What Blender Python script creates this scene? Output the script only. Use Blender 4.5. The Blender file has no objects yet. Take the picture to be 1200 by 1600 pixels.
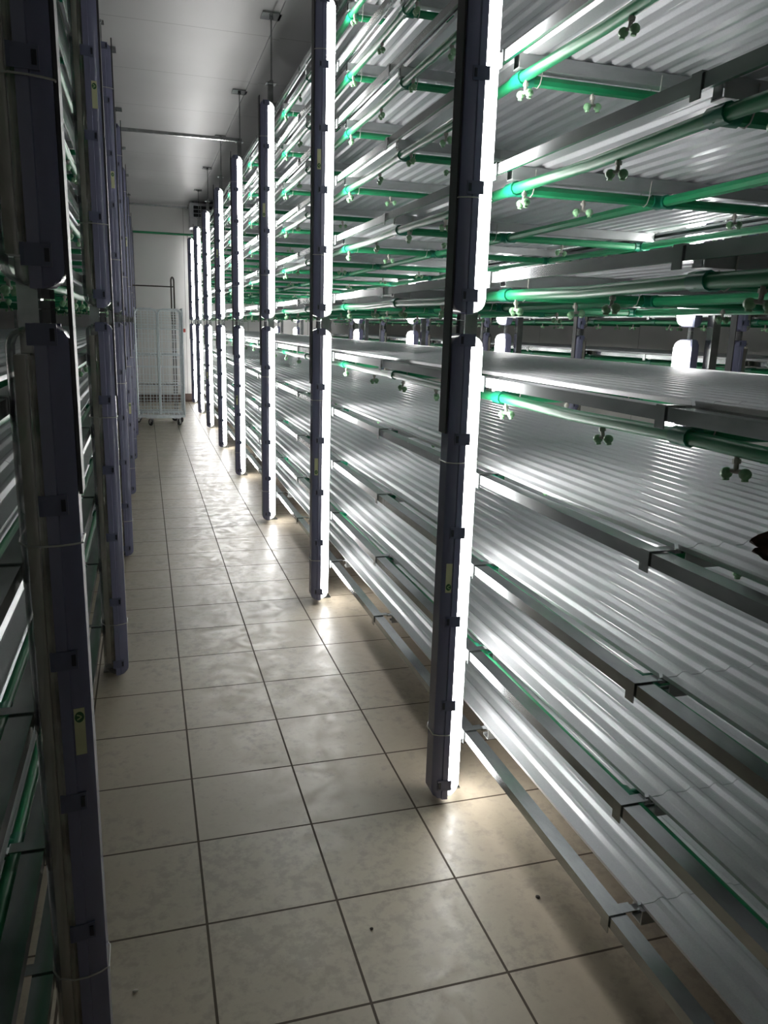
import bpy, math, random
from mathutils import Vector, Matrix

# ------------------------------------------------------------------ camera, world, exposure
scene = bpy.context.scene
COL = scene.collection
random.seed(7)
F_PX, YAW, PITCH, ROLL = 1220.27, 0.29789, -0.230426, 0.029844
CAM_LOC = (-0.095, -2.044, 1.462)
LAMP_STRENGTH = 31.0
cam_data = bpy.data.cameras.new('camera')
cam = bpy.data.objects.new('camera', cam_data)
COL.objects.link(cam)
_f = Vector((math.sin(YAW) * math.cos(PITCH), math.cos(YAW) * math.cos(PITCH), math.sin(PITCH)))
_r = Vector((math.cos(YAW), -math.sin(YAW), 0))
_u = _r.cross(_f)
_right = math.cos(ROLL) * _r + math.sin(ROLL) * _u
_up = -math.sin(ROLL) * _r + math.cos(ROLL) * _u
cam.matrix_world = Matrix(((_right.x, _up.x, -_f.x, CAM_LOC[0]), (_right.y, _up.y, -_f.y, CAM_LOC[1]),
                           (_right.z, _up.z, -_f.z, CAM_LOC[2]), (0, 0, 0, 1)))
cam_data.sensor_fit = 'VERTICAL'
cam_data.sensor_height = 24.0
cam_data.lens = F_PX / 1600.0 * 24.0
cam_data.clip_start = 0.02
scene.camera = cam
world = bpy.data.worlds.new('world')
scene.world = world
world.use_nodes = True
world.node_tree.nodes['Background'].inputs['Color'].default_value = (0, 0, 0, 1)
world.node_tree.nodes['Background'].inputs['Strength'].default_value = 0.0
vs = scene.view_settings
vs.view_transform = 'Standard'
vs.look = 'None'
vs.gamma = 1.0
vs.use_curve_mapping = False
vs.exposure = 0.0
try:
    scene.cycles.max_bounces = 10
    scene.cycles.diffuse_bounces = 5
    scene.cycles.glossy_bounces = 5
    scene.cycles.transparent_max_bounces = 16
    scene.cycles.sample_clamp_indirect = 6.0
    scene.cycles.caustics_reflective = True
except Exception:
    pass


# ------------------------------------------------------------------ mesh builder
class MB:
    def __init__(self):
        self.v, self.f, self.m = [], [], []

    def add(self, vs_, fs_, mat=0):
        b = len(self.v)
        self.v += [tuple(p) for p in vs_]
        self.f += [tuple(b + i for i in f) for f in fs_]
        self.m += [mat] * len(fs_)

    def box(self, a, c, mat=0):
        x0, x1 = sorted((a[0], c[0])); y0, y1 = sorted((a[1], c[1])); z0, z1 = sorted((a[2], c[2]))
        self.add([(x0, y0, z0), (x1, y0, z0), (x1, y1, z0), (x0, y1, z0), (x0, y0, z1), (x1, y0, z1), (x1, y1, z1), (x0, y1, z1)],
                 [(3, 2, 1, 0), (4, 5, 6, 7), (0, 1, 5, 4), (1, 2, 6, 5), (2, 3, 7, 6), (3, 0, 4, 7)], mat)
        return self

    def loft(self, rings, mat=0, caps=True, closed=True):
        n = len(rings[0]); vs_ = [p for r in rings for p in r]; fs_ = []
        for k in range(len(rings) - 1):
            for i in range(n if closed else n - 1):
                j = (i + 1) % n
                fs_.append((k * n + i, k * n + j, (k + 1) * n + j, (k + 1) * n + i))
        if caps:
            fs_.append(tuple(reversed(range(n))))
            fs_.append(tuple((len(rings) - 1) * n + i for i in range(n)))
        self.add(vs_, fs_, mat)
        return self

    def path(self, pts, r, n=8, mat=0, loop=False):
        pts = [Vector(p) for p in pts]; rings = []; N = len(pts); ref = None
        for i, p in enumerate(pts):
            if loop:
                t = pts[(i + 1) % N] - pts[i - 1]
            else:
                t = pts[min(i + 1, N - 1)] - pts[max(i - 1, 0)]
            t.normalize()
            if ref is None:
                ref = Vector((0, 0, 1)) if abs(t.z) < .9 else Vector((1, 0, 0))
            a = (ref - t * ref.dot(t)).normalized(); b = t.cross(a); ref = a
            rings.append([p + r * (math.cos(2 * math.pi * k / n) * a + math.sin(2 * math.pi * k / n) * b) for k in range(n)])
        if loop:
            rings.append(rings[0])
            return self.loft(rings, mat, caps=False)
        return self.loft(rings, mat)

    def ball(self, c, r, mat=0, nu=8, nv=6, s=(1, 1, 1)):
        rings = []
        for i in range(nv + 1):
            a = math.pi * min(max(i / nv, .06), .94)
            rings.append([(c[0] + s[0] * r * math.sin(a) * math.cos(2 * math.pi * k / nu), c[1] + s[1] * r * math.sin(a) * math.sin(2 * math.pi * k / nu),
                           c[2] - s[2] * r * math.cos(a)) for k in range(nu)])
        return self.loft(rings, mat)

    def mesh(self, name, mats, smooth=False):
        me = bpy.data.meshes.new(name)
        me.from_pydata(self.v, [], self.f)
        for m in (mats if isinstance(mats, (list, tuple)) else [mats]):
            me.materials.append(m)
        me.polygons.foreach_set('material_index', self.m)
        if smooth:
            me.polygons.foreach_set('use_smooth', [True] * len(self.f))
            me.set_sharp_from_angle(angle=0.65)
        me.update()
        return me


def part(name, me, parent=None, loc=(0, 0, 0), rotz=0.0, label=None):
    o = bpy.data.objects.new(name, me)
    COL.objects.link(o)
    o.location = loc
    o.rotation_euler = (0, 0, rotz)
    if parent is not None:
        o.parent = parent
    if label:
        o['label'] = label
    return o


def tag(o, label, cat, group=None):
    o['label'] = label; o['category'] = cat
    if group:
        o['group'] = group
    return o


def thing(name, label, cat, loc=(0, 0, 0), rotz=0.0, group=None):
    o = bpy.data.objects.new(name, None)
    COL.objects.link(o)
    o.location = loc; o.rotation_euler = (0, 0, rotz); o.empty_display_size = .1
    return tag(o, label, cat, group)


def struct(name, mb, mat):
    o = part(name, mb.mesh(name, mat))
    o['kind'] = 'structure'
    return o


ORD = ['first', 'second', 'third', 'fourth', 'fifth', 'sixth', 'seventh', 'eighth', 'ninth', 'tenth', 'eleventh']


# ------------------------------------------------------------------ materials
class Nd:
    def __init__(self, name):
        self.mat = bpy.data.materials.new(name)
        self.mat.use_nodes = True
        self.t = self.mat.node_tree
        self.b = self.t.nodes['Principled BSDF']

    def n(self, typ, **kw):
        x = self.t.nodes.new(typ)
        for k, v in kw.items():
            setattr(x, k, v)
        return x

    def l(self, a, b):
        self.t.links.new(a, b)

    def math(self, op, a, b=None):
        x = self.n('ShaderNodeMath', operation=op)
        for i, q in enumerate((a, b)):
            if q is None:
                continue
            if isinstance(q, (int, float)):
                x.inputs[i].default_value = q
            else:
                self.l(q, x.inputs[i])
        return x.outputs[0]

    def coord(self, scale=(1, 1, 1)):
        c = self.n('ShaderNodeTexCoord'); m = self.n('ShaderNodeMapping')
        m.inputs['Scale'].default_value = scale
        self.l(c.outputs['Object'], m.inputs['Vector'])
        return m.outputs['Vector']

    def noise(self, vec, scale, detail=3.0, rough=.5):
        x = self.n('ShaderNodeTexNoise')
        x.inputs['Scale'].default_value = scale; x.inputs['Detail'].default_value = detail; x.inputs['Roughness'].default_value = rough
        self.l(vec, x.inputs['Vector'])
        return x.outputs['Fac']

    def ramp(self, fac, stops):
        x = self.n('ShaderNodeValToRGB')
        e = x.color_ramp.elements
        while len(e) < len(stops):
            e.new(0.5)
        for i, (p, c) in enumerate(stops):
            e[i].position = p
            e[i].color = (*c, 1) if len(c) == 3 else c
        self.l(fac, x.inputs['Fac'])
        return x.outputs['Color']

    def mix(self, fac, a, b):
        x = self.n('ShaderNodeMix', data_type='RGBA')
        for s, q in ((0, fac), (6, a), (7, b)):
            if isinstance(q, (int, float)):
                x.inputs[s].default_value = q
            elif isinstance(q, tuple):
                x.inputs[s].default_value = (*q, 1)
            else:
                self.l(q, x.inputs[s])
        return x.outputs[2]

    def bump(self, h, strength, dist=.002):
        x = self.n('ShaderNodeBump')
        x.inputs['Strength'].default_value = strength; x.inputs['Distance'].default_value = dist
        self.l(h, x.inputs['Height'])
        self.l(x.outputs['Normal'], self.b.inputs['Normal'])

    def set(self, col=None, rough=None, metal=None, **kw):
        if col is not None:
            self.b.inputs['Base Color'].default_value = (*col, 1)
        if rough is not None:
            self.b.inputs['Roughness'].default_value = rough
        if metal is not None:
            self.b.inputs['Metallic'].default_value = metal
        for k, v in kw.items():
            self.b.inputs[k].default_value = v
        return self


def plain(name, col, rough=.5, metal=0.0, var=.08, vscale=14.0, **kw):
    d = Nd(name).set(None, rough, metal, **kw)
    f = d.noise(d.coord(), vscale, 3)
    lo = tuple(c * (1 - var) for c in col); hi = tuple(min(1, c * (1 + var)) for c in col)
    d.l(d.ramp(f, [(.3, lo), (.7, hi)]), d.b.inputs['Base Color'])
    return d.mat


def metal(name, lo, hi, r0, r1, scale, stretch=(1, 1, 1), bump=0.0, metallic=1.0):
    d = Nd(name).set(None, None, metallic)
    v = d.coord(stretch)
    f = d.noise(v, scale, 5, .6)
    d.l(d.ramp(f, [(.3, lo), (.7, hi)]), d.b.inputs['Base Color'])
    g = d.noise(v, scale * .35, 3)
    mr = d.n('ShaderNodeMapRange')
    mr.inputs['To Min'].default_value = r0; mr.inputs['To Max'].default_value = r1
    d.l(g, mr.inputs['Value']); d.l(mr.outputs['Result'], d.b.inputs['Roughness'])
    if bump:
        d.bump(f, bump, .001)
    return d.mat


M = {}
M['sheet'] = metal('galvanised_sheet', (.76, .765, .79), (.84, .845, .87), .27, .36, 260, (1, 1, 1), .05, .42)
M['steel'] = metal('galvanised_steel', (.30, .32, .32), (.46, .48, .48), .15, .26, 18, (1, .35, 1), 0)
M['member'] = metal('dull_galvanised_steel', (.42, .44, .44), (.55, .57, .57), .34, .46, 22, (.35, 1, 1), 0, .6)
M['cage'] = metal('zinc_plated_wire', (.62, .68, .71), (.76, .82, .85), .3, .4, 30, metallic=.35)
M['green'] = plain('green_pipe', (.010, .25, .095), .40)
M['tee'] = plain('green_fitting', (.008, .20, .11), .36)
M['nozzle'] = plain('pale_green_nozzle', (.24, .46, .25), .35)
M['stem'] = plain('nozzle_stem', (.42, .40, .36), .4)
M['housing'] = plain('blue_grey_housing', (.18, .185, .285), .17, 0, .06, 5)
M['clip'] = plain('blue_grey_clip', (.100, .110, .18), .3)
M['latch_shade'] = plain('latch_recess_shade', (.012, .013, .025), .5)  # near-black colour stands in for the shade in the latch recess
M['trunk'] = plain('dark_cable_trunking', (.03, .03, .034), .42)
M['gland'] = plain('grey_gland', (.17, .17, .18), .45)
M['tie'] = plain('white_tie', (.45, .45, .42), .4)
M['sticker'] = plain('pale_yellow_sticker', (.56, .57, .34), .5)
M['emblem'] = plain('green_emblem', (.02, .10, .03), .5)
M['emblem2'] = plain('emblem_mark', (.40, .48, .24), .5)
M['plate'] = plain('lamp_gear_tray', (.60, .58, .53), .38)
M['reflector'] = metal('lamp_reflector', (.55, .53, .48), (.92, .9, .85), .12, .35, 40, (1, 1, .35), .5)
M['led'] = plain('led_strip', (.55, .53, .40), .4)
M['wheel'] = plain('black_rubber', (.012, .012, .014), .55)
M['hub'] = plain('grey_hub', (.45, .46, .47), .4)
M['brown'] = plain('brown_steel', (.045, .035, .028), .45, .3)
M['dark'] = plain('interior_shade', (.015, .015, .017), .6)  # near-black colour stands in for the shade inside the fan openings
M['red'] = plain('red_tag', (.45, .05, .03), .5)
M['leaf'] = plain('dry_leaf', (.06, .022, .012), .7, 0, .5, 60)
M['speck'] = plain('dark_speck', (.03, .022, .015), .8)
M['crumb'] = plain('pale_crumb', (.55, .52, .45), .7)
M['casing'] = plain('white_casing', (.55, .56, .57), .4)
M['base_tile'] = plain('brown_skirting', (.085, .052, .040), .4)

d = Nd('lit_diffuser')
em = d.n('ShaderNodeEmission')
em.inputs['Color'].default_value = (1.0, .985, .965, 1); em.inputs['Strength'].default_value = LAMP_STRENGTH
d.l(em.outputs['Emission'], d.t.nodes['Material Output'].inputs['Surface'])
M['lit'] = d.mat


def clear(name, tint, gloss):
    d = Nd(name)
    tr = d.n('ShaderNodeBsdfTransparent'); tr.inputs['Color'].default_value = (*tint, 1)
    gl = d.n('ShaderNodeBsdfGlossy'); gl.inputs['Roughness'].default_value = .12
    gl.inputs['Color'].default_value = (.95, .95, .95, 1)
    lw = d.n('ShaderNodeLayerWeight'); lw.inputs['Blend'].default_value = .35
    fac = d.math('ADD', d.math('MULTIPLY', lw.outputs['Fresnel'], .75), gloss)
    ms = d.n('ShaderNodeMixShader')
    d.l(fac, ms.inputs[0]); d.l(tr.outputs[0], ms.inputs[1]); d.l(gl.outputs[0], ms.inputs[2])
    d.l(ms.outputs[0], d.t.nodes['Material Output'].inputs['Surface'])
    return d.mat


M['clear'] = clear('clear_plastic', (.90, .90, .88), .05)
M['frost'] = clear('end_cap_plastic', (.75, .76, .74), .12)
_t = M['frost'].node_tree
_d = _t.nodes.new('ShaderNodeBsdfTranslucent'); _d.inputs['Color'].default_value = (.8, .8, .79, 1)
_m = _t.nodes.new('ShaderNodeMixShader'); _m.inputs[0].default_value = .5
_o = _t.nodes['Material Output'].inputs['Surface']
_t.links.new(_o.links[0].from_socket, _m.inputs[1]); _t.links.new(_d.outputs[0], _m.inputs[2]); _t.links.new(_m.outputs[0], _o)

# floor tiles, 0.333 m grid through the origin
d = Nd('floor_tiles').set(None, .3, 0)
tc = d.n('ShaderNodeTexCoord'); sp = d.n('ShaderNodeSeparateXYZ')
d.l(tc.outputs['Object'], sp.inputs[0])
cell = []; edge = []
for ax in ('X', 'Y'):
    q = d.math('DIVIDE', sp.outputs[ax], .333)
    fr = d.math('FRACT', d.math('ADD', q, 100.5))
    edge.append(d.math('ABSOLUTE', d.math('SUBTRACT', fr, .5)))
    cell.append(d.math('FLOOR', d.math('ADD', q, 100.0)))
grout = d.math('LESS_THAN', d.math('MINIMUM', edge[0], edge[1]), .0095)
cv = d.n('ShaderNodeCombineXYZ'); d.l(cell[0], cv.inputs[0]); d.l(cell[1], cv.inputs[1])
wn = d.n('ShaderNodeTexWhiteNoise', noise_dimensions='2D'); d.l(cv.outputs[0], wn.inputs['Vector'])
obj = d.coord()
n1 = d.noise(obj, 5.5, 8, .62); n2 = d.noise(obj, 26, 6, .7); n3 = d.noise(obj, 1.1, 3)
tone = d.math('ADD', d.math('MULTIPLY', n1, .55), d.math('MULTIPLY', n2, .45))
tile_c = d.ramp(tone, [(.25, (.31, .268, .205)), (.46, (.385, .332, .255)), (.70, (.42, .362, .28))])
tile_c = d.mix(d.math('MULTIPLY', wn.outputs['Value'], .22), tile_c, (.33, .28, .21))
# trodden dirt with its own blotchy shape
dirt = d.ramp(d.math('MULTIPLY', n2, d.math('ADD', n1, n3)), [(.50, (0, 0, 0)), (.66, (1, 1, 1))])
tile_c = d.mix(d.math('MULTIPLY', dirt, .40), tile_c, (.17, .155, .13))
d.l(d.mix(grout, tile_c, (.060, .042, .026)), d.b.inputs['Base Color'])
sc = d.n('ShaderNodeTexNoise')
sc.inputs['Scale'].default_value = 9.0; sc.inputs['Detail'].default_value = 7.0; sc.inputs['Roughness'].default_value = .72; sc.inputs['Distortion'].default_value = 1.6
d.l(obj, sc.inputs['Vector'])
rg = d.ramp(sc.outputs['Fac'], [(.40, (.52, .52, .52)), (.52, (.40, .40, .40)), (.64, (.31, .31, .31))])
n4 = d.noise(obj, 95, 2, .4)
dots = d.math('MULTIPLY', d.math('GREATER_THAN', n4, .735), d.math('GREATER_THAN', n3, .52))
tile_c = d.mix(d.math('MULTIPLY', dots, .75), tile_c, (.05, .04, .03))
d.l(d.mix(grout, rg, (.8, .8, .8)), d.b.inputs['Roughness'])
d.bump(d.math('ADD', d.math('MULTIPLY', d.math('SUBTRACT', 1.0, grout), .8), d.math('MULTIPLY', n2, .25)), .5, .002)
M['floor'] = d.mat


def panel(name, col, rough, axis, pitch, off, col2):
    d = Nd(name).set(None, rough, 0)
    tc = d.n('ShaderNodeTexCoord'); sp = d.n('ShaderNodeSeparateXYZ')
    d.l(tc.outputs['Object'], sp.inputs[0])
    fr = d.math('FRACT', d.math('DIVIDE', d.math('ADD', sp.outputs[axis], off + 50 * pitch), pitch))
    seam = d.math('LESS_THAN', fr, .010 / pitch)
    n = d.noise(d.coord(), 1.4, 4)
    base = d.ramp(n, [(.3, tuple(c * .93 for c in col)), (.7, col)])
    d.l(d.mix(seam, base, col2), d.b.inputs['Base Color'])
    d.bump(d.math('SUBTRACT', 1.0, seam), .3, .003)
    return d.mat


M['ceiling'] = panel('ceiling_panel', (.54, .54, .54), .44, 'Y', 1.15, .35, (.33, .33, .33))
M['wall_x'] = panel('wall_panel_ends', (.68, .675, .66), .4, 'X', 1.15, .49, (.36, .35, .34))
M['wall_y'] = panel('wall_panel_sides', (.68, .675, .66), .4, 'Y', 1.15, .2, (.36, .35, .34))

# ------------------------------------------------------------------ room shell
X0, X1, Y0, Y1, ZC = -2.7, 5.1, -4.0, 13.35, 3.5
struct('floor', MB().box((X0, Y0, -.1), (X1, Y1, 0)), M['floor'])
struct('ceiling', MB().box((X0, Y0, ZC), (X1, Y1, ZC + .1)), M['ceiling'])
struct('wall_back', MB().box((X0, Y1, 0), (X1, Y1 + .1, ZC)), M['wall_x'])
struct('wall_front', MB().box((X0, Y0 - .1, 0), (X1, Y0, ZC)), M['wall_x'])
struct('wall_left', MB().box((X0 - .1, Y0, 0), (X0, Y1, ZC)), M['wall_y'])
struct('wall_right', MB().box((X1, Y0, 0), (X1 + .1, Y1, ZC)), M['wall_y'])
struct('baseboard_back', MB().box((X0, Y1 - .012, 0), (X1, Y1, .155)), M['base_tile'])
struct('highlight_trim', MB().box((X0, Y1 - .022, ZC - .03), (X1, Y1, ZC)), M['steel'])  # steel strip added to catch lamp highlights along the wall top
o = part('trim_2', MB().box((.86, -4, ZC - .012), (.93, Y1 - .03, ZC)).mesh('trim_2', M['ceiling']))
o['kind'] = 'structure'

# ------------------------------------------------------------------ lamps
H = 1.44


def sec_housing(z, xmin):
    pts = [(0, -.026), (.012, -.034), (.030, -.037), (.032, -.041), (.050, -.0425), (.050, .0425), (.032, .041), (.030, .037), (.012, .034), (0, .026)]
    return [(max(x, xmin), y, z) for x, y in pts]


mb = MB()
ends = [(0, .032), (.004, .018), (.012, .007), (.024, .001), (.036, 0)]
mb.loft([sec_housing(z, xm) for z, xm in ends] + [sec_housing(H - z, xm) for z, xm in reversed(ends)])
ME_HOUSING = mb.mesh('housing', M['housing'], True)
DPTS = [(.050, -.033), (.066, -.0385), (.080, -.0365), (.090, -.028), (.096, -.012), (.096, .012), (.090, .028), (.080, .0365), (.066, .0385), (.050, .033)]


def sec_diff(z, f):
    return [(.0505 + (x - .050) * f, y * (.9 + .1 * f), z) for x, y in DPTS]


DE = [(.004, .12), (.007, .45), (.014, .75), (.024, .93), (.036, 1.0)]
CAPL = .037
ME_LIT = MB().loft([sec_diff(CAPL, 1), sec_diff(H - CAPL, 1)]).mesh('diffuser', M['lit'], True)
ME_CAP_LOW = MB().loft([sec_diff(z, f) for z, f in DE] + [sec_diff(CAPL - .001, 1)]).mesh('end_cap', M['frost'], True)
ME_CAP_TOP = MB().loft([sec_diff(H - CAPL + .001, 1)] + [sec_diff(H - z, f) for z, f in reversed(DE)]).mesh('end_cap', M['frost'], True)
ME_CLEAR = MB().loft([sec_diff(z, f) for z, f in DE] + [sec_diff(H - z, f) for z, f in reversed(DE)]).mesh('diffuser', M['clear'], True)
mb = MB().box((.066, -.025, .05), (.084, .025, H - .05), 0)
mb.box((.0842, -.008, .07), (.0852, .008, H - .07), 1)
for k in range(60):
    z = .08 + k * (H - .16) / 59
    mb.box((.0852, -.003, z - .003), (.0862, .003, z + .003), 1)
for s_ in (-1, 1):
    mb.add([(.064, s_ * .0265, .05), (.0515, s_ * .031, .05), (.0515, s_ * .031, H - .05), (.064, s_ * .0265, H - .05),
            (.062, s_ * .0255, .05), (.0515, s_ * .029, .05), (.0515, s_ * .029, H - .05), (.062, s_ * .0255, H - .05)],
           [(0, 1, 2, 3), (7, 6, 5, 4), (0, 4, 5, 1), (3, 2, 6, 7), (0, 3, 7, 4), (1, 5, 6, 2)], 2)
ME_TRAY = mb.mesh('gear_tray', [M['plate'], M['led'], M['reflector']])
CLIPS = [.033 + .2745 * i for i in range(6)]


def clip_mesh(s):
    mb = MB()
    y0, y1 = s * .0405, s * .0462
    mb.loft([[(.016, s * .0362, z), (.016, s * .040, z), (.030, y1 - s * .004, z), (.054, y1, z), (.060, y1, z), (.060, s * .0400, z), (.051, s * .0430, z), (.034, s * .0415, z)] for z in (0, .034)], 0)
    mb.box((.019, s * .0385, .007), (.026, s * .0435, .027), 1)  # solid dark block, recess shade given by its colour
    return mb.mesh('clip', [M['clip'], M['latch_shade']])


ME_CLIP = {s: clip_mesh(s) for s in (-1, 1)}
mb = MB()
for a, b in ((0, .022), (.0235, .0365)):
    mb.loft([[(.032 + .0125 * math.cos(k * math.pi / 3), .0125 * math.sin(k * math.pi / 3), z) for k in range(6)] for z in (a, b)])
    if a == 0:
        mb.path([(.032, 0, .02), (.032, 0, .026)], .009, 8)
ME_GLAND = mb.mesh('cable_gland', M['gland'])
STAMP = {}


def sticker_mesh(s, flip):
    mb = MB()
    y = s * .0378
    z0, z1 = -.045, .045
    mb.add([(.011, s * .0348, z0), (.029, s * .0382, z0), (.029, s * .0382, z1), (.011, s * .0348, z1)], [(0, 1, 2, 3)] if s < 0 else [(3, 2, 1, 0)], 0)
    zc = (-.028 if flip else .028)

    def disc(r, off, mat, n=14):
        vs_ = []
        for k in range(n):
            a = 2 * math.pi * k / n
            x = .020 + r * math.cos(a)
            vs_.append((x, s * (.0348 + (x - .011) * .0034 / .018 + off), zc + 1.35 * r * math.sin(a)))
        mb.add(vs_, [tuple(range(n))] if s < 0 else [tuple(reversed(range(n)))], mat)
    disc(.0078, .0003, 1)
    for sx in (-1, 1):
        vs_ = []
        for (x, z) in ((-.004, .001), (0, .0045), (.004, .006), (.004, .003), (0, .0015), (-.004, -.002)):
            xx = .020 + x * 1.0
            zz = zc + z * sx
            vs_.append((xx, s * (.0348 + (xx - .011) * .0034 / .018 + .0006), zz))
        mb.add(vs_, [tuple(range(6))], 2)
    return mb.mesh('sticker', [M['sticker'], M['emblem'], M['emblem2']])


def tie_mesh(loop_pts):
    return MB().path([(x, y, 0) for x, y in loop_pts], .0017, 6, 0, True).mesh('zip_tie', M['tie'], True)


TIE_LIT = {s: tie_mesh([(-.003, -s * .028), (.012, -s * .0375), (.034, -s * .0445), (.058, -s * .0460), (.085, -s * .036), (.0985, -s * .012), (.1015, s * .020), (.1015, s * .093), (.036, s * .093), (.004, s * .042), (-.003, s * .028)]) for s in (1, -1)}
ME_TRUNK = {s: MB().box((-.007, -s * .020, -.33), (-.001, s * .032, .60), 0).box((-.007, -s * .020, .615), (-.001, s * .032, H + .03), 0)
            .box((-.006, -s * .018, .60), (-.001, s * .030, .615), 0).mesh('cable_trunking', M['trunk']) for s in (1, -1)}


def make_lamp(label, loc, rotz, lit, s, detail, upper, sticker=None, group=None):
    """s: local y direction in which the rack post stands (+1 or -1); the side -s is towards the camera."""
    t = thing('strip_lamp', label, 'lamp', loc, rotz, group)
    part('housing', ME_HOUSING, t)
    if lit:
        part('diffuser', ME_LIT, t, label='glowing white diffuser')
        part('end_cap', ME_CAP_LOW, t); part('end_cap', ME_CAP_TOP, t)
    else:
        part('diffuser', ME_CLEAR, t, label='clear unlit diffuser')
        part('gear_tray', ME_TRAY, t)
    if detail >= 1:
        for z in CLIPS:
            part('clip', ME_CLIP[-s], t, (0, 0, z))
        if detail >= 2:
            for z in CLIPS:
                part('clip', ME_CLIP[s], t, (0, 0, z))
    g = part('cable_gland', ME_GLAND, t, (0, 0, H) if not upper else (0, 0, -.0368 + .022))
    if upper:
        g.location = (0, 0, -.0145)
        g.scale = (1, 1, .4)
    else:
        g.scale = (1, 1, .95)
    if detail >= 1:
        for z in ((.225, 1.08) if not upper else (.30, 1.212)):
            part('zip_tie', TIE_LIT[s], t, (0, 0, z))
        if upper:
            part('cable_trunking', ME_TRUNK[s], t)
    if sticker:
        key = (-s, sticker == 'flip')
        if key not in STAMP:
            STAMP[key] = sticker_mesh(*key)
        part('sticker', STAMP[key], t, (0, 0, .735), label='pale yellow sticker with round green emblem')
    return t


# ------------------------------------------------------------------ racks
TIERS = [.214, .489, .769, 1.049, 1.334, 1.623, 1.905, 2.182, 2.440, 2.69, 2.95]
POST_TOP = 3.085


def c_channel(mb, ax, a, b, p0, p1, z0, z1, openside, t=.0025, lip=.009, bottom=None):
    """thin folded channel: ax 'y' or 'x' run from a to b; p0..p1 across; web at p0, lips at p1."""
    def bx(u0, u1, w0, w1):
        if ax == 'y':
            mb.box((u0, a, w0), (u1, b, w1))
        else:
            mb.box((a, u0, w0), (b, u1, w1))
    sg = 1 if p1 > p0 else -1
    bx(p0, p0 + sg * t, z0, z1)
    bx(p0 + sg * t, p1, z1 - t, z1)
    if bottom:
        bx(p0 + sg * t, p0 + sg * bottom, z0, z0 + t)
    else:
        bx(p0 + sg * t, p1, z0, z0 + t)
        bx(p1 - sg * t, p1, z0 + t, z0 + lip)
    bx(p1 - sg * t, p1, z1 - lip, z1 - t)


def sheet_mesh(width, length, phase, lip):
    """corrugations keep their place; only the front flange is longer or shorter by lip."""
    prof = [(-lip, .010), (-lip + .003, 0)]
    pitch, hgt = .0610, .0085
    x = .014
    while x < width - .055:
        prof += [(x, 0), (x + .022, 0), (x + .026, .0008), (x + .036, hgt - .0008), (x + .039, hgt), (x + .046, hgt), (x + .049, hgt - .0008), (x + .059, .0008)]
        x += pitch
    prof += [(width, 0)]
    ny = 7
    t = .0014
    rings = []
    for j in range(ny):
        y = -length / 2 + length * j / (ny - 1)
        dz = 0.0007 * math.sin(phase + j * 1.7)
        top = [(px, y, pz + t + dz + .0008) for px, pz in prof]
        bot = [(px, y, pz + dz + .0008) for px, pz in reversed(prof)]
        rings.append(bot + top)
    mb = MB().loft(rings, 0)
    return mb


SPK = {}


def sprinkler_meshes():
    st = MB()
    st.path([(0, 0, 0), (0, 0, -.030)], .0045, 8, 0)
    st.path([(0, 0, -.008), (0, 0, -.016)], .0075, 8, 0)
    st.path([(-.014, 0, -.030), (.014, 0, -.030)], .0042, 6, 0)
    hd = MB()
    hd.ball((0, 0, 0), .0112, 0, 9, 6, (1, 1, .92))
    hd.path([(0, 0, -.009), (0, 0, -.013)], .006, 8, 0)
    both = MB()
    both.path([(0, 0, 0), (0, 0, -.030)], .005, 5, 0)
    both.path([(-.014, 0, -.030), (.014, 0, -.030)], .0045, 5, 0)
    for sx in (-1, 1):
        both.ball((sx * .019, 0, -.034), .0115, 1, 6, 4)
    SPK['stem'] = st.mesh('sprinkler', M['stem'], True)
    SPK['head'] = hd.mesh('nozzle_head', M['nozzle'], True)
    SPK['both'] = both.mesh('sprinkler', [M['stem'], M['nozzle']], True)


sprinkler_meshes()


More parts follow.
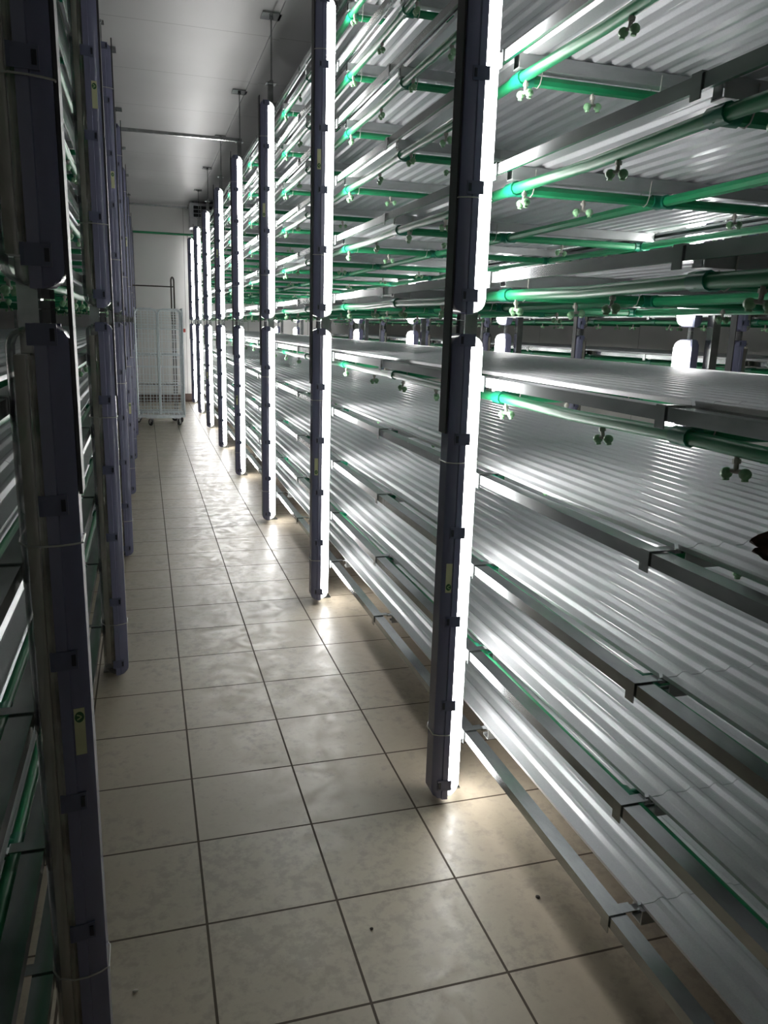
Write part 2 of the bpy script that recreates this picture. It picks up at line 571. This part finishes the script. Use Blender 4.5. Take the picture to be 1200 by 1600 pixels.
def build_rack(key, word, xb, s, posts, tiers, y0, y1, off=0.0, rear_posts=(), hangers=True, sheets=True, pipes='full', depth=1.40, near=4.5):
    """xb: plane of the lamp backs; s: direction into the rack; posts: y of the front posts."""
    def X(dd):
        return xb + s * (dd + off)
    rack = thing('growing_rack', word['rack'], 'shelving rack', (X(.14), posts[0], 0))
    ox, oy = X(.14), posts[0]

    def rp(name, mb, mat=M['steel'], smooth=False):
        m_ = mb.mesh(name, mat, smooth)
        m_.transform(Matrix.Translation((-ox, -oy, 0)))
        return part(name, m_, rack)
    for y in posts:
        mb = MB()
        mb.box((X(.064), y - .02, 0), (X(.100), y + .02, POST_TOP))
        mb.box((X(.050), y - .034, POST_TOP - .012), (X(.120), y + .034, POST_TOP - .008))
        mb.box((X(.056), y - .036, 0), (X(.122), y + .036, .004))
        for zt in tiers:
            mb.box((X(.100), y - .016, zt - .045), (X(.1195), y + .016, zt + .006))
        p_ = rp('post', mb)
        if hangers:
            hb = MB().path([(X(.09), y, POST_TOP - .02), (X(.09), y, ZC - .008)], .006, 8)
            hb.path([(X(.09), y, ZC - .03), (X(.09), y, ZC - .014)], .013, 6)
            hb.path([(X(.09), y, POST_TOP - .008), (X(.09), y, POST_TOP + .012)], .013, 6)
            hr = rp('hanger_rod', hb)
            cp = MB().box((X(.09) - .065, y - .065, ZC - .012), (X(.09) + .065, y + .065, ZC - .001))
            m_ = cp.mesh('ceiling_plate', M['steel']); m_.transform(Matrix.Translation((-ox, -oy, 0)))
            part('ceiling_plate', m_, hr)
    for y in rear_posts:
        mb = MB().box((X(depth + .112), y - .02, 0), (X(depth + .150), y + .02, POST_TOP))
        for zt in tiers:
            mb.box((X(depth + .001), y - .0035 + .028, zt - .026), (X(depth + .112), y + .028, zt - .004))
            mb.box((X(depth + .104), y + .018, zt - .026), (X(depth + .1118), y + .028, zt - .004))
        rp('rear_post', mb)
    # cross members at every post and half-way
    cross = []
    ys = sorted(posts)
    for i, y in enumerate(ys):
        cross.append((y - .040, True, i))
        ny = ys[i + 1] if i + 1 < len(ys) else y + 1.85
        if (y + ny) / 2 + .06 < y1 - .1:
            cross.append(((y + ny) / 2 + .06, False, i))
    if ys[0] - .85 > y0:
        cross.insert(0, (ys[0] - .85, False, -1))
    rest = MB()
    n_sep = 0
    order = []
    for ti, zt in enumerate(tiers):
        mb = MB()
        c_channel(mb, 'y', y0, y1, X(.120), X(.160), zt - .027, zt, 1, .0025, .007, .010)
        rp('front_beam', mb)
        mb = MB()
        c_channel(mb, 'y', y0, y1, X(depth), X(depth - .04), zt - .030, zt, 1)
        rp('rear_beam', mb)
        for y, atpost, i in cross:
            order.append((abs(y + 1.2) + .25 * abs(zt - 1.4), ti, zt, y, atpost))
    order.sort()
    for k, (_, ti, zt, y, atpost) in enumerate(order):
        mb = MB() if k < 99 else rest
        xs_ = X(.164 if zt > 1.2 else .200)
        c_channel(mb, 'x', min(xs_, X(depth - .044)), max(xs_, X(depth - .044)), y - .018, y + .018, zt - .036, zt - .001, 1)
        # hooked tab over the front beam
        mb.box((X(.1165), y - .014, zt + .0008), (X(.176 if zt > 1.2 else .1825), y + .014, zt + .0036), 1)
        if zt < 1.2:
            mb.box((X(.1798), y - .010, zt - .006), (X(.2005), y + .010, zt - .001), 1)
            mb.box((X(.1798), y - .010, zt - .001), (X(.1822), y + .010, zt + .0008), 1)
        mb.box((X(.1165), y - .014, zt - .041), (X(.1192), y + .014, zt + .0008), 1)
        if zt > 1.2:
            mb.box((X(.1622), y - .012, zt - .034), (X(.1645), y + .012, zt + .0008), 1)
        if k < 99:
            rp('cross_member', mb, [M['member'], M['steel']])
    if len(order) > 99:
        r_ = rp('cross_member', rest, [M['member'], M['steel']])
        r_['kind'] = 'stuff'
    # corrugated sheets
    mids = [c[0] for c in cross if not c[1]]
    edges = ([y0 + .01] if not mids or mids[0] > y0 + .3 else []) + mids + ([y1 - .01] if not mids or y1 - mids[-1] > .3 else [])
    if sheets:
        cache = {}
        for ti, zt in enumerate(tiers):
            for b in range(len(edges) - 1):
                ya, yb = edges[b] + .0006, edges[b + 1] - .0006
                L = round(yb - ya, 3)
                v = (ti * 3 + b * 5) % 3
                if (L, v) not in cache:
                    m_ = sheet_mesh(depth - .06 - .193, L, v * 1.3, .008 * v / 2 - .002)
                    if s < 0:
                        m_.v = [(-x, y, z) for x, y, z in m_.v]
                        m_.f = [tuple(reversed(f)) for f in m_.f]
                    cache[(L, v)] = m_.mesh('shelf_sheet', M['sheet'])
                jx = .190 + (.014 if ti == 0 else 0)
                o = part('shelf_sheet', cache[(L, v)], None, (X(jx), (ya + yb) / 2, zt - .0008))
                tag(o, word['sheet'] % (word['tier'](ti), ORD[b]), 'shelf', word['sheets'])
    # pipes
    if pipes:
        tee = MB().path([(0, -.025, 0), (0, .025, 0)], .0188, 10).path([(-.036 * s, 0, 0), (.036 * s, 0, 0)], .0186, 10)
        me_tee = tee.mesh('tee_fitting', M['tee'], True)
        me_elbow = MB().path([(0, -.025, 0), (0, .025, 0)], .0188, 10).path([(0, 0, 0), (.036 * s, 0, 0)], .0186, 10).mesh('tee_fitting', M['tee'], True)
        me_cross = MB().path([(0, 0, 0), (s * (depth - .08 - .165), 0, 0)], .0145, 8).mesh('cross_pipe', M['green'], True)
        for ti, zt in enumerate(tiers):
            if zt < .3:
                continue                                    # nothing to water below the lowest shelf
            low = zt < 1.2                                  # the lower runs are tucked up beside the cross members
            zp = zt - (.0280 if low else .0580)
            drop = -.0245 if low else 0.0                   # the deeper lengthwise pipes pass below the cross members
            bx, by = X(.178), ys[0]
            t = thing('sprinkler_pipe_run', word['pipe'] % word['tier'](ti), 'pipe', (bx, by, zp), 0, word['pipes'])
            yl = [c[0] + (.046 if low else .005) for c in cross]
            pts = []
            for c0, c1 in zip([y0] + yl, yl + [y1 - .03]):
                pts += [(0, c0 - by, 0), (0, (c0 + c1) / 2 - by, -(.006 if c1 - c0 > .5 and not low else 0))]
            pts.append((0, y1 - .03 - by, 0))
            pts = [q for i, q in enumerate(pts) if i == 0 or q[1] > pts[i - 1][1] + .002]
            part('front_pipe', MB().path(pts, .0145, 10).mesh('front_pipe', M['green'], True), t)
            if pipes == 'full':
                for nm, q in (('middle_pipe', .66), ('rear_pipe', depth - .09)):
                    part(nm, MB().path([(X(q) - bx, y0 - by, drop), (X(q) - bx, y1 - .03 - by, drop)], .0145, 8).mesh(nm, M['green'], True), t)
            for ci, y in enumerate(yl):
                part('cross_pipe', me_cross, t, (X(.165) - bx, y - by, 0))
                for q in ((.178, .66, depth - .09) if pipes == 'full' else (.178,)):
                    part('tee_fitting', me_elbow if q < .2 else me_tee, t, (X(q) - bx, y - by, drop if q > .2 else 0))
                if -2.2 < y < near and pipes == 'full' and not low:
                    for q in (.60, .232):
                        x_ = X(q) - bx
                        mb = MB().path([(x_, -.0275, .050), (x_, -.0235, .010), (x_, -.014, -.010), (x_, 0, -.0163), (x_, .014, -.010), (x_, .0205, .010), (x_, .0205, .050)], .0016, 5)
                        part('cable_tie', mb.mesh('cable_tie', M['tie'], True), t, (0, y - by, 0))
            spots = []
            for y in yl:
                spots.append((X(.40), y, 0.0))
                if pipes == 'full':
                    spots.append((X(.92), y, 0.0))
            if not low:
                for y in ys:
                    for dy in (-.10, -.58, -1.02, -1.40):
                        if y + dy > y0 + .1:
                            spots.append((X(.178), y + dy + (random.random() - .5) * .05, 1.57))
            for (sx, sy, rz) in spots:
                close = -2.3 < sy < near
                o = part('sprinkler', SPK['stem'] if close else SPK['both'], t, (sx - bx, sy - by, -.0115), rz + (random.random() - .5) * .7)
                o.rotation_euler.x = (random.random() - .5) * .25
                o.rotation_euler.y = (random.random() - .5) * .35
                if close:
                    for e in (-1, 1):
                        part('nozzle_head', SPK['head'], o, (e * .0185, 0, -.034))
    return rack


YR = [-1.83, .04, 1.94, 3.775, 5.65, 7.49, 9.40, 11.29, 13.08]
YL = [-.65, 1.21, 3.00, 4.895, 6.72, 8.58, 10.44, 12.30]
XR, XL, X3 = .72, -.21, 3.28


def tier_word(ti):
    return (ORD[ti] + ' tier up') if ti else 'lowest tier'


build_rack('lit', dict(rack='tall galvanised growing rack with glowing strip lamps, its empty shelves facing the tiled aisle',
                       sheet='corrugated galvanised shelf sheet, %s of the lit rack, %s along the aisle',
                       sheets='corrugated shelf sheets of the lit rack', tier=tier_word,
                       pipe='green sprinkler pipe run under the lit rack, %s', pipes='sprinkler pipe runs of the lit rack'),
           XR, 1, [y + .062 for y in YR], TIERS, -2.25, 13.25, 0.0, [.93 - .030 + 1.87 * k - .048 for k in range(-1, 7)])
build_rack('dark', dict(rack='tall galvanised growing rack with switched-off strip lamps across the aisle from the glowing one',
                        sheet='corrugated galvanised shelf sheet, %s of the unlit rack, %s along the aisle',
                        sheets='corrugated shelf sheets of the unlit rack', tier=tier_word,
                        pipe='green sprinkler pipe run under the unlit rack, %s', pipes='sprinkler pipe runs of the unlit rack'),
           XL, -1, [y + .068 for y in YL], TIERS, -2.25, 13.2, -.018, [.3 + 1.87 * k for k in range(0, 7)], near=2.0)
far_t = TIERS[3:8]
build_rack('far', dict(rack='dim growing rack seen through the gap behind the glowing rack',
                       sheet='corrugated shelf sheet, %s of the dim far rack, %s along it',
                       sheets='corrugated shelf sheets of the far rack', tier=lambda ti: tier_word(ti + 3),
                       pipe='green pipe run under the dim far rack, %s', pipes='pipe runs of the far rack'),
           X3, 1, [y + .062 for y in YR[1:]], far_t, -.8, 13.25, 0.0, [], hangers=False, pipes='front', near=-9)

# lamps on the lit rack
stk_r = {(1, 0): 'flip', (2, 0): 'flip', (2, 1): 'flip', (3, 1): 'flip', (4, 0): 'up', (5, 1): 'flip', (6, 0): 'flip'}
for i, y in enumerate(YR):
    for up in (0, 1):
        nm = ('upper', 'lower')[1 - up]
        if i == 0:
            continue
        lab = '%s glowing strip lamp on the %s post along the lit side of the aisle' % (nm, ORD[i - 1])
        make_lamp(lab, (XR, y, .015 if not up else 1.507), 0, True, 1, 2 if i in (1, 2) else 1, up, stk_r.get((i, up)), 'glowing strip lamps along the aisle')
stk_l = {(0, 0): 'up', (1, 1): 'up', (2, 1): 'up', (3, 0): 'up', (4, 1): 'up'}
for i, y in enumerate(YL):
    for up in (0, 1):
        nm = ('upper', 'lower')[1 - up]
        lab = '%s switched-off blue-grey strip lamp on the %s post along the unlit side of the aisle' % (nm, ORD[i])
        make_lamp(lab, (XL, y, .015 if not up else 1.507), math.pi, False, -1, 2 if i == 0 else 1, up, stk_l.get((i, up)), 'unlit strip lamps along the aisle')
for k in range(7):
    for up in (0, 1):
        nm = ('upper', 'lower')[1 - up]
        lab = '%s glowing strip lamp on the far side of the lit rack, %s in its row' % (nm, ORD[k])
        make_lamp(lab, (XR + 1.508, .93 + 1.87 * k, .015 if not up else 1.507), math.pi, True, 1, 0, up, None, 'glowing strip lamps behind the lit rack')
for i, y in enumerate(YR[1:]):
    for up in (0, 1):
        nm = ('upper', 'lower')[1 - up]
        lab = '%s grey strip lamp seen from behind on the dim far rack, %s post' % (nm, ORD[i])
        make_lamp(lab, (X3, y, .015 if not up else 1.507), 0, False, 1, 1, up, None, 'lamps of the far rack')

# ------------------------------------------------------------------ aisle crossings
mb = MB().box((XL - .03, 5.735, 3.086), (XR + .11, 5.765, 3.112))
tag(part('tie_bar', mb.mesh('tie_bar', M['steel'])), 'square galvanised bar crossing high above the aisle between the racks', 'bar')
t = thing('supply_pipe', 'green supply pipe crossing the aisle high up before the back wall', 'pipe', (.25, 13.0, 2.985))
part('pipe_length', MB().path([(-1.2, 0, 0), (.60, 0, 0)], .019, 12).mesh('pipe_length', M['green'], True), t)
part('elbow', MB().path([(.57, 0, 0), (.625, 0, 0)], .026, 12).path([(.61, 0, -.03), (.61, 0, .03)], .024, 12).mesh('elbow', M['tee'], True), t)

# ------------------------------------------------------------------ ceiling cooler
t = thing('ceiling_cooler', 'boxy cooling unit with dark fan opening under the ceiling at the aisle end', 'cooler', (1.2, 12.55, 3.06))
mb = MB().box((-.46, -.02, 0), (.46, .35, .40))
mb.box((-.46, -.06, 0), (-.43, -.02, .40)); mb.box((.43, -.06, 0), (.46, -.02, .40))
mb.box((-.43, -.06, .37), (.43, -.02, .40)); mb.box((-.43, -.06, 0), (.43, -.02, .16))
part('casing', mb.mesh('casing', M['casing']), t)
mb = MB()
for cx in (-.215, .215):
    mb.box((cx - .19, -.026, .17), (cx + .19, -.0205, .36))
part('fan_opening_shade', mb.mesh('fan_opening_shade', M['dark']), t)  # flat dark panels on the casing, painted in place of shaded hollows
mb = MB()
for cx in (-.215, .215):
    for k in range(4):
        mb.path([(cx - .19 + .38 * k / 3, -.055, .165), (cx - .19 + .38 * k / 3, -.055, .365)], .004, 6)
        mb.path([(cx - .19, -.055, .17 + .19 * k / 3), (cx + .19, -.055, .17 + .19 * k / 3)], .004, 6)
part('fan_guard', mb.mesh('fan_guard', M['cage']), t)
mb = MB()
for sx in (-.4, .4):
    mb.box((sx - .02, .05, .40), (sx + .02, .09, .439))
    mb.box((sx - .02, .25, .40), (sx + .02, .29, .439))
part('mounting_bracket', mb.mesh('mounting_bracket', M['steel']), t)


# ------------------------------------------------------------------ roll cage trolley
def round_frame(w, h, r, tube, n=5):
    pts = [(0, 0, 0), (0, 0, h - r)]
    for k in range(1, n):
        a = math.pi / 2 * k / n
        pts.append((r - r * math.cos(a), 0, h - r + r * math.sin(a)))
    pts.append((r, 0, h)); pts.append((w - r, 0, h))
    for k in range(1, n):
        a = math.pi / 2 * k / n
        pts.append((w - r + r * math.sin(a), 0, h - r + r * math.cos(a)))
    pts += [(w, 0, h - r), (w, 0, 0)]
    return MB().path(pts, tube, 8, 0, True)


def wire_grid(w, h, xs, zs, r=.0032, dens=None):
    mb = MB()
    for x in xs:
        mb.path([(x, 0, 0), (x, 0, h)], r, 5)
    for z in zs:
        mb.path([(0, 0, z), (w, 0, z)], r * 1.15, 5)
    return mb


CW, CD, CH = .66, .60, 1.46
cart = thing('roll_cage_trolley', 'galvanised wire roll cage on castors at the far end of the aisle', 'trolley', (-.225, 9.60, 0))
zb = .165
mb = MB().box((0, 0, zb - .035), (CW, .03, zb)).box((0, CD - .03, zb - .035), (CW, CD, zb))
mb.box((0, .03, zb - .035), (.03, CD - .03, zb)).box((CW - .03, .03, zb - .035), (CW, CD - .03, zb))
mb.box((.12, -.012, zb - .045), (CW - .06, 0, zb - .008))
for k in range(1, 9):
    mb.path([(k * CW / 9, .03, zb - .012), (k * CW / 9, CD - .03, zb - .012)], .004, 6)
part('base_frame', mb.mesh('base_frame', M['cage']), cart)


def castor(parent, x, y, rz):
    fk = MB().box((-.028, -.028, .118), (.028, .028, .129)).path([(0, 0, .105), (0, 0, .120)], .016, 10)
    fk.box((-.013, .0, .062), (-.019, .042, .118)).box((.013, .0, .062), (.019, .042, .118)).box((-.019, -.01, .100), (.019, .042, .106))
    for sx in (-1, 1):
        fk.add([(sx * .016, .01, .07), (sx * .016, .05, .045), (sx * .016, .06, .058), (sx * .016, .04, .11)], [(0, 1, 2, 3)])
    c = part('castor', fk.mesh('castor', M['hub']), parent, (x, y, 0), rz)
    wh = MB()
    rings = []
    for (hx, rr) in ((-.012, .040), (-.012, .046), (-.007, .050), (.007, .050), (.012, .046), (.012, .040)):
        rings.append([(hx, .046 + rr * math.cos(2 * math.pi * k / 20), .052 + rr * math.sin(2 * math.pi * k / 20)) for k in range(20)])
    wh.loft(rings, 0)
    wh.path([(-.0135, .046, .052), (.0135, .046, .052)], .022, 12, 1)
    part('wheel', wh.mesh('wheel', [M['wheel'], M['hub']], True), c)


castor(cart, .200, .06, .5)
castor(cart, .560, .06, -.5)
castor(cart, .035, .48, 2.4)
castor(cart, .600, .50, 3.6)
for di, (x0, w) in enumerate(((.012, .300), (.328, .322))):
    fr = part('door', round_frame(w, CH, .075, .0125).mesh('door', M['cage'], True), cart, (x0, .0, zb + .012))
    xs = [w * k / 7 for k in range(1, 7)]
    zs = [.03 + .042 * k for k in range(9)] + [.45, .56, .66, .68, .79, .90, .92, 1.02, 1.12, 1.22, 1.25] + [1.29 + .035 * k for k in range(5)]
    part('wire_mesh', wire_grid(w, CH - .01, xs, zs).mesh('wire_mesh', M['cage'], True), fr)
for nm, x in (('side_panel', .004), ('side_panel', CW - .004)):
    fr = round_frame(CD - .03, CH + .02, .07, .0095)
    fr.v = [(y, x_, z) for x_, y, z in fr.v]
    o = part(nm, fr.mesh(nm, M['cage'], True), cart, (x, .018, zb + .004))
    g = wire_grid(CD - .03, CH, [(CD - .03) * k / 9 for k in range(1, 9)], [.05 + .1 * k for k in range(14)])
    g.v = [(y, x_, z) for x_, y, z in g.v]
    part('wire_mesh', g.mesh('wire_mesh', M['cage'], True), o)
fr = part('back_panel', round_frame(CW - .03, CH, .07, .0095).mesh('back_panel', M['cage'], True), cart, (.015, CD - .004, zb + .012))
part('wire_mesh', wire_grid(CW - .03, CH - .01, [(CW - .03) * k / 7 for k in range(1, 7)], [.04 + .20 * k for k in range(8)]).mesh('wire_mesh', M['cage'], True), fr)
for zsf in (.42, .84, 1.20):
    mb = MB()
    for y in (.04, CD - .05):
        mb.path([(.015, y, 0), (CW - .015, y, 0)], .007, 6)
    for k in range(14):
        mb.path([(.03 + k * (CW - .06) / 13, .04, .006), (.03 + k * (CW - .06) / 13, CD - .05, .006)], .003, 5)
    part('wire_shelf', mb.mesh('wire_shelf', M['cage'], True), cart, (0, 0, zb + zsf))
part('strap_tag', MB().box((0, 0, 0), (.030, .004, .05)).mesh('strap_tag', M['red']), cart, (CW + .008, .05, 1.33), 0, 'small red tag')

t = thing('hoop_trolley', 'tall dark tubular hoop trolley standing behind the wire roll cage', 'trolley', (-.262, 10.225, 0))
part('base_plate', MB().box((0, 0, .135), (.62, .155, .165)).mesh('base_plate', M['steel']), t)
for k, (x, y) in enumerate(((.09, .05), (.53, .05))):
    castor(t, x, y, 1.57 - 3.14 * k)
for x in (.02, .575):
    fr = round_frame(.11, 1.945, .055, .012)
    fr.v = [(y, x_, z) for x_, y, z in fr.v]
    fr.v = [(a + .016 * 0, b, c) for a, b, c in fr.v]
    part('side_hoop', fr.mesh('side_hoop', M['brown'], True), t, (x - .0, .02, .160), -.42 if x > .3 else -.1)
part('cross_bar', MB().path([(.02, .045, 1.97), (.605, .045, 1.97)], .009, 8).mesh('cross_bar', M['brown'], True), t)
for z in (.55, 1.0):
    part('rail', MB().path([(.02, .045, z), (.605, .045, z)], .009, 8).mesh('rail', M['brown'], True), t)

# ------------------------------------------------------------------ small things
def blob(n, r, mat, seed, s=(1, 1, .5)):
    rnd = random.Random(seed)
    mb = MB().ball((0, 0, r * s[2]), r, 0, 9, 6, s)
    mb.v = [(x * (1 + .3 * rnd.random()), y * (1 + .3 * rnd.random()), max(0, z)) for x, y, z in mb.v]
    return mb.mesh(n, mat)


tag(part('crumb', blob('crumb', .0045, M['crumb'], 1, (1.4, .8, .6)), None, (-.169, -.50, .0006)), 'tiny pale crumb on the tile beside the unlit rack', 'crumb')
tag(part('dirt_speck', blob('dirt_speck', .0055, M['speck'], 2), None, (.851, -.46, .0006)), 'small dark speck on the tile under the lit rack edge', 'speck')
tag(part('dirt_speck', blob('dirt_speck', .004, M['speck'], 3), None, (.393, -.455, .0006)), 'small dark speck alone in the middle of a tile', 'speck')


def leaf_mesh(name, L, W, curl, seed):
    rings = []
    rnd = random.Random(seed)
    n = 9
    for i in range(n):
        u = i / (n - 1)
        w = W * math.sin(math.pi * (u * .92 + .04)) * (.8 + .4 * rnd.random())
        z = .012 + .020 * math.sin(u * 3.0) + .004 * rnd.random()
        row = []
        for j in range(5):
            vv = j / 2 - 1
            row.append((u * L, vv * w, z + curl * vv * vv + .003 * rnd.random()))
        rings.append([(x, y, z_ + .0012) for x, y, z_ in row] + [(x, y, z_) for x, y, z_ in reversed(row)])
    return MB().loft(rings, 0)


t = thing('dried_leaf', 'curled dry brown leaves lying on a corrugated sheet of the lit rack', 'leaf', (.988, -.872, TIERS[3] + .012))
for (lx, ly, lz, L, W, rot, sd) in ((0, 0, .020, .085, .024, (.95, .15, -.55), 1), (-.020, -.030, .013, .075, .020, (1.0, .35, -.65), 2)):
    o = part('leaf_blade', leaf_mesh('leaf_blade', L, W, .012, sd).mesh('leaf_blade', M['leaf'], True), t, (lx, ly, lz))
    o.rotation_euler = rot
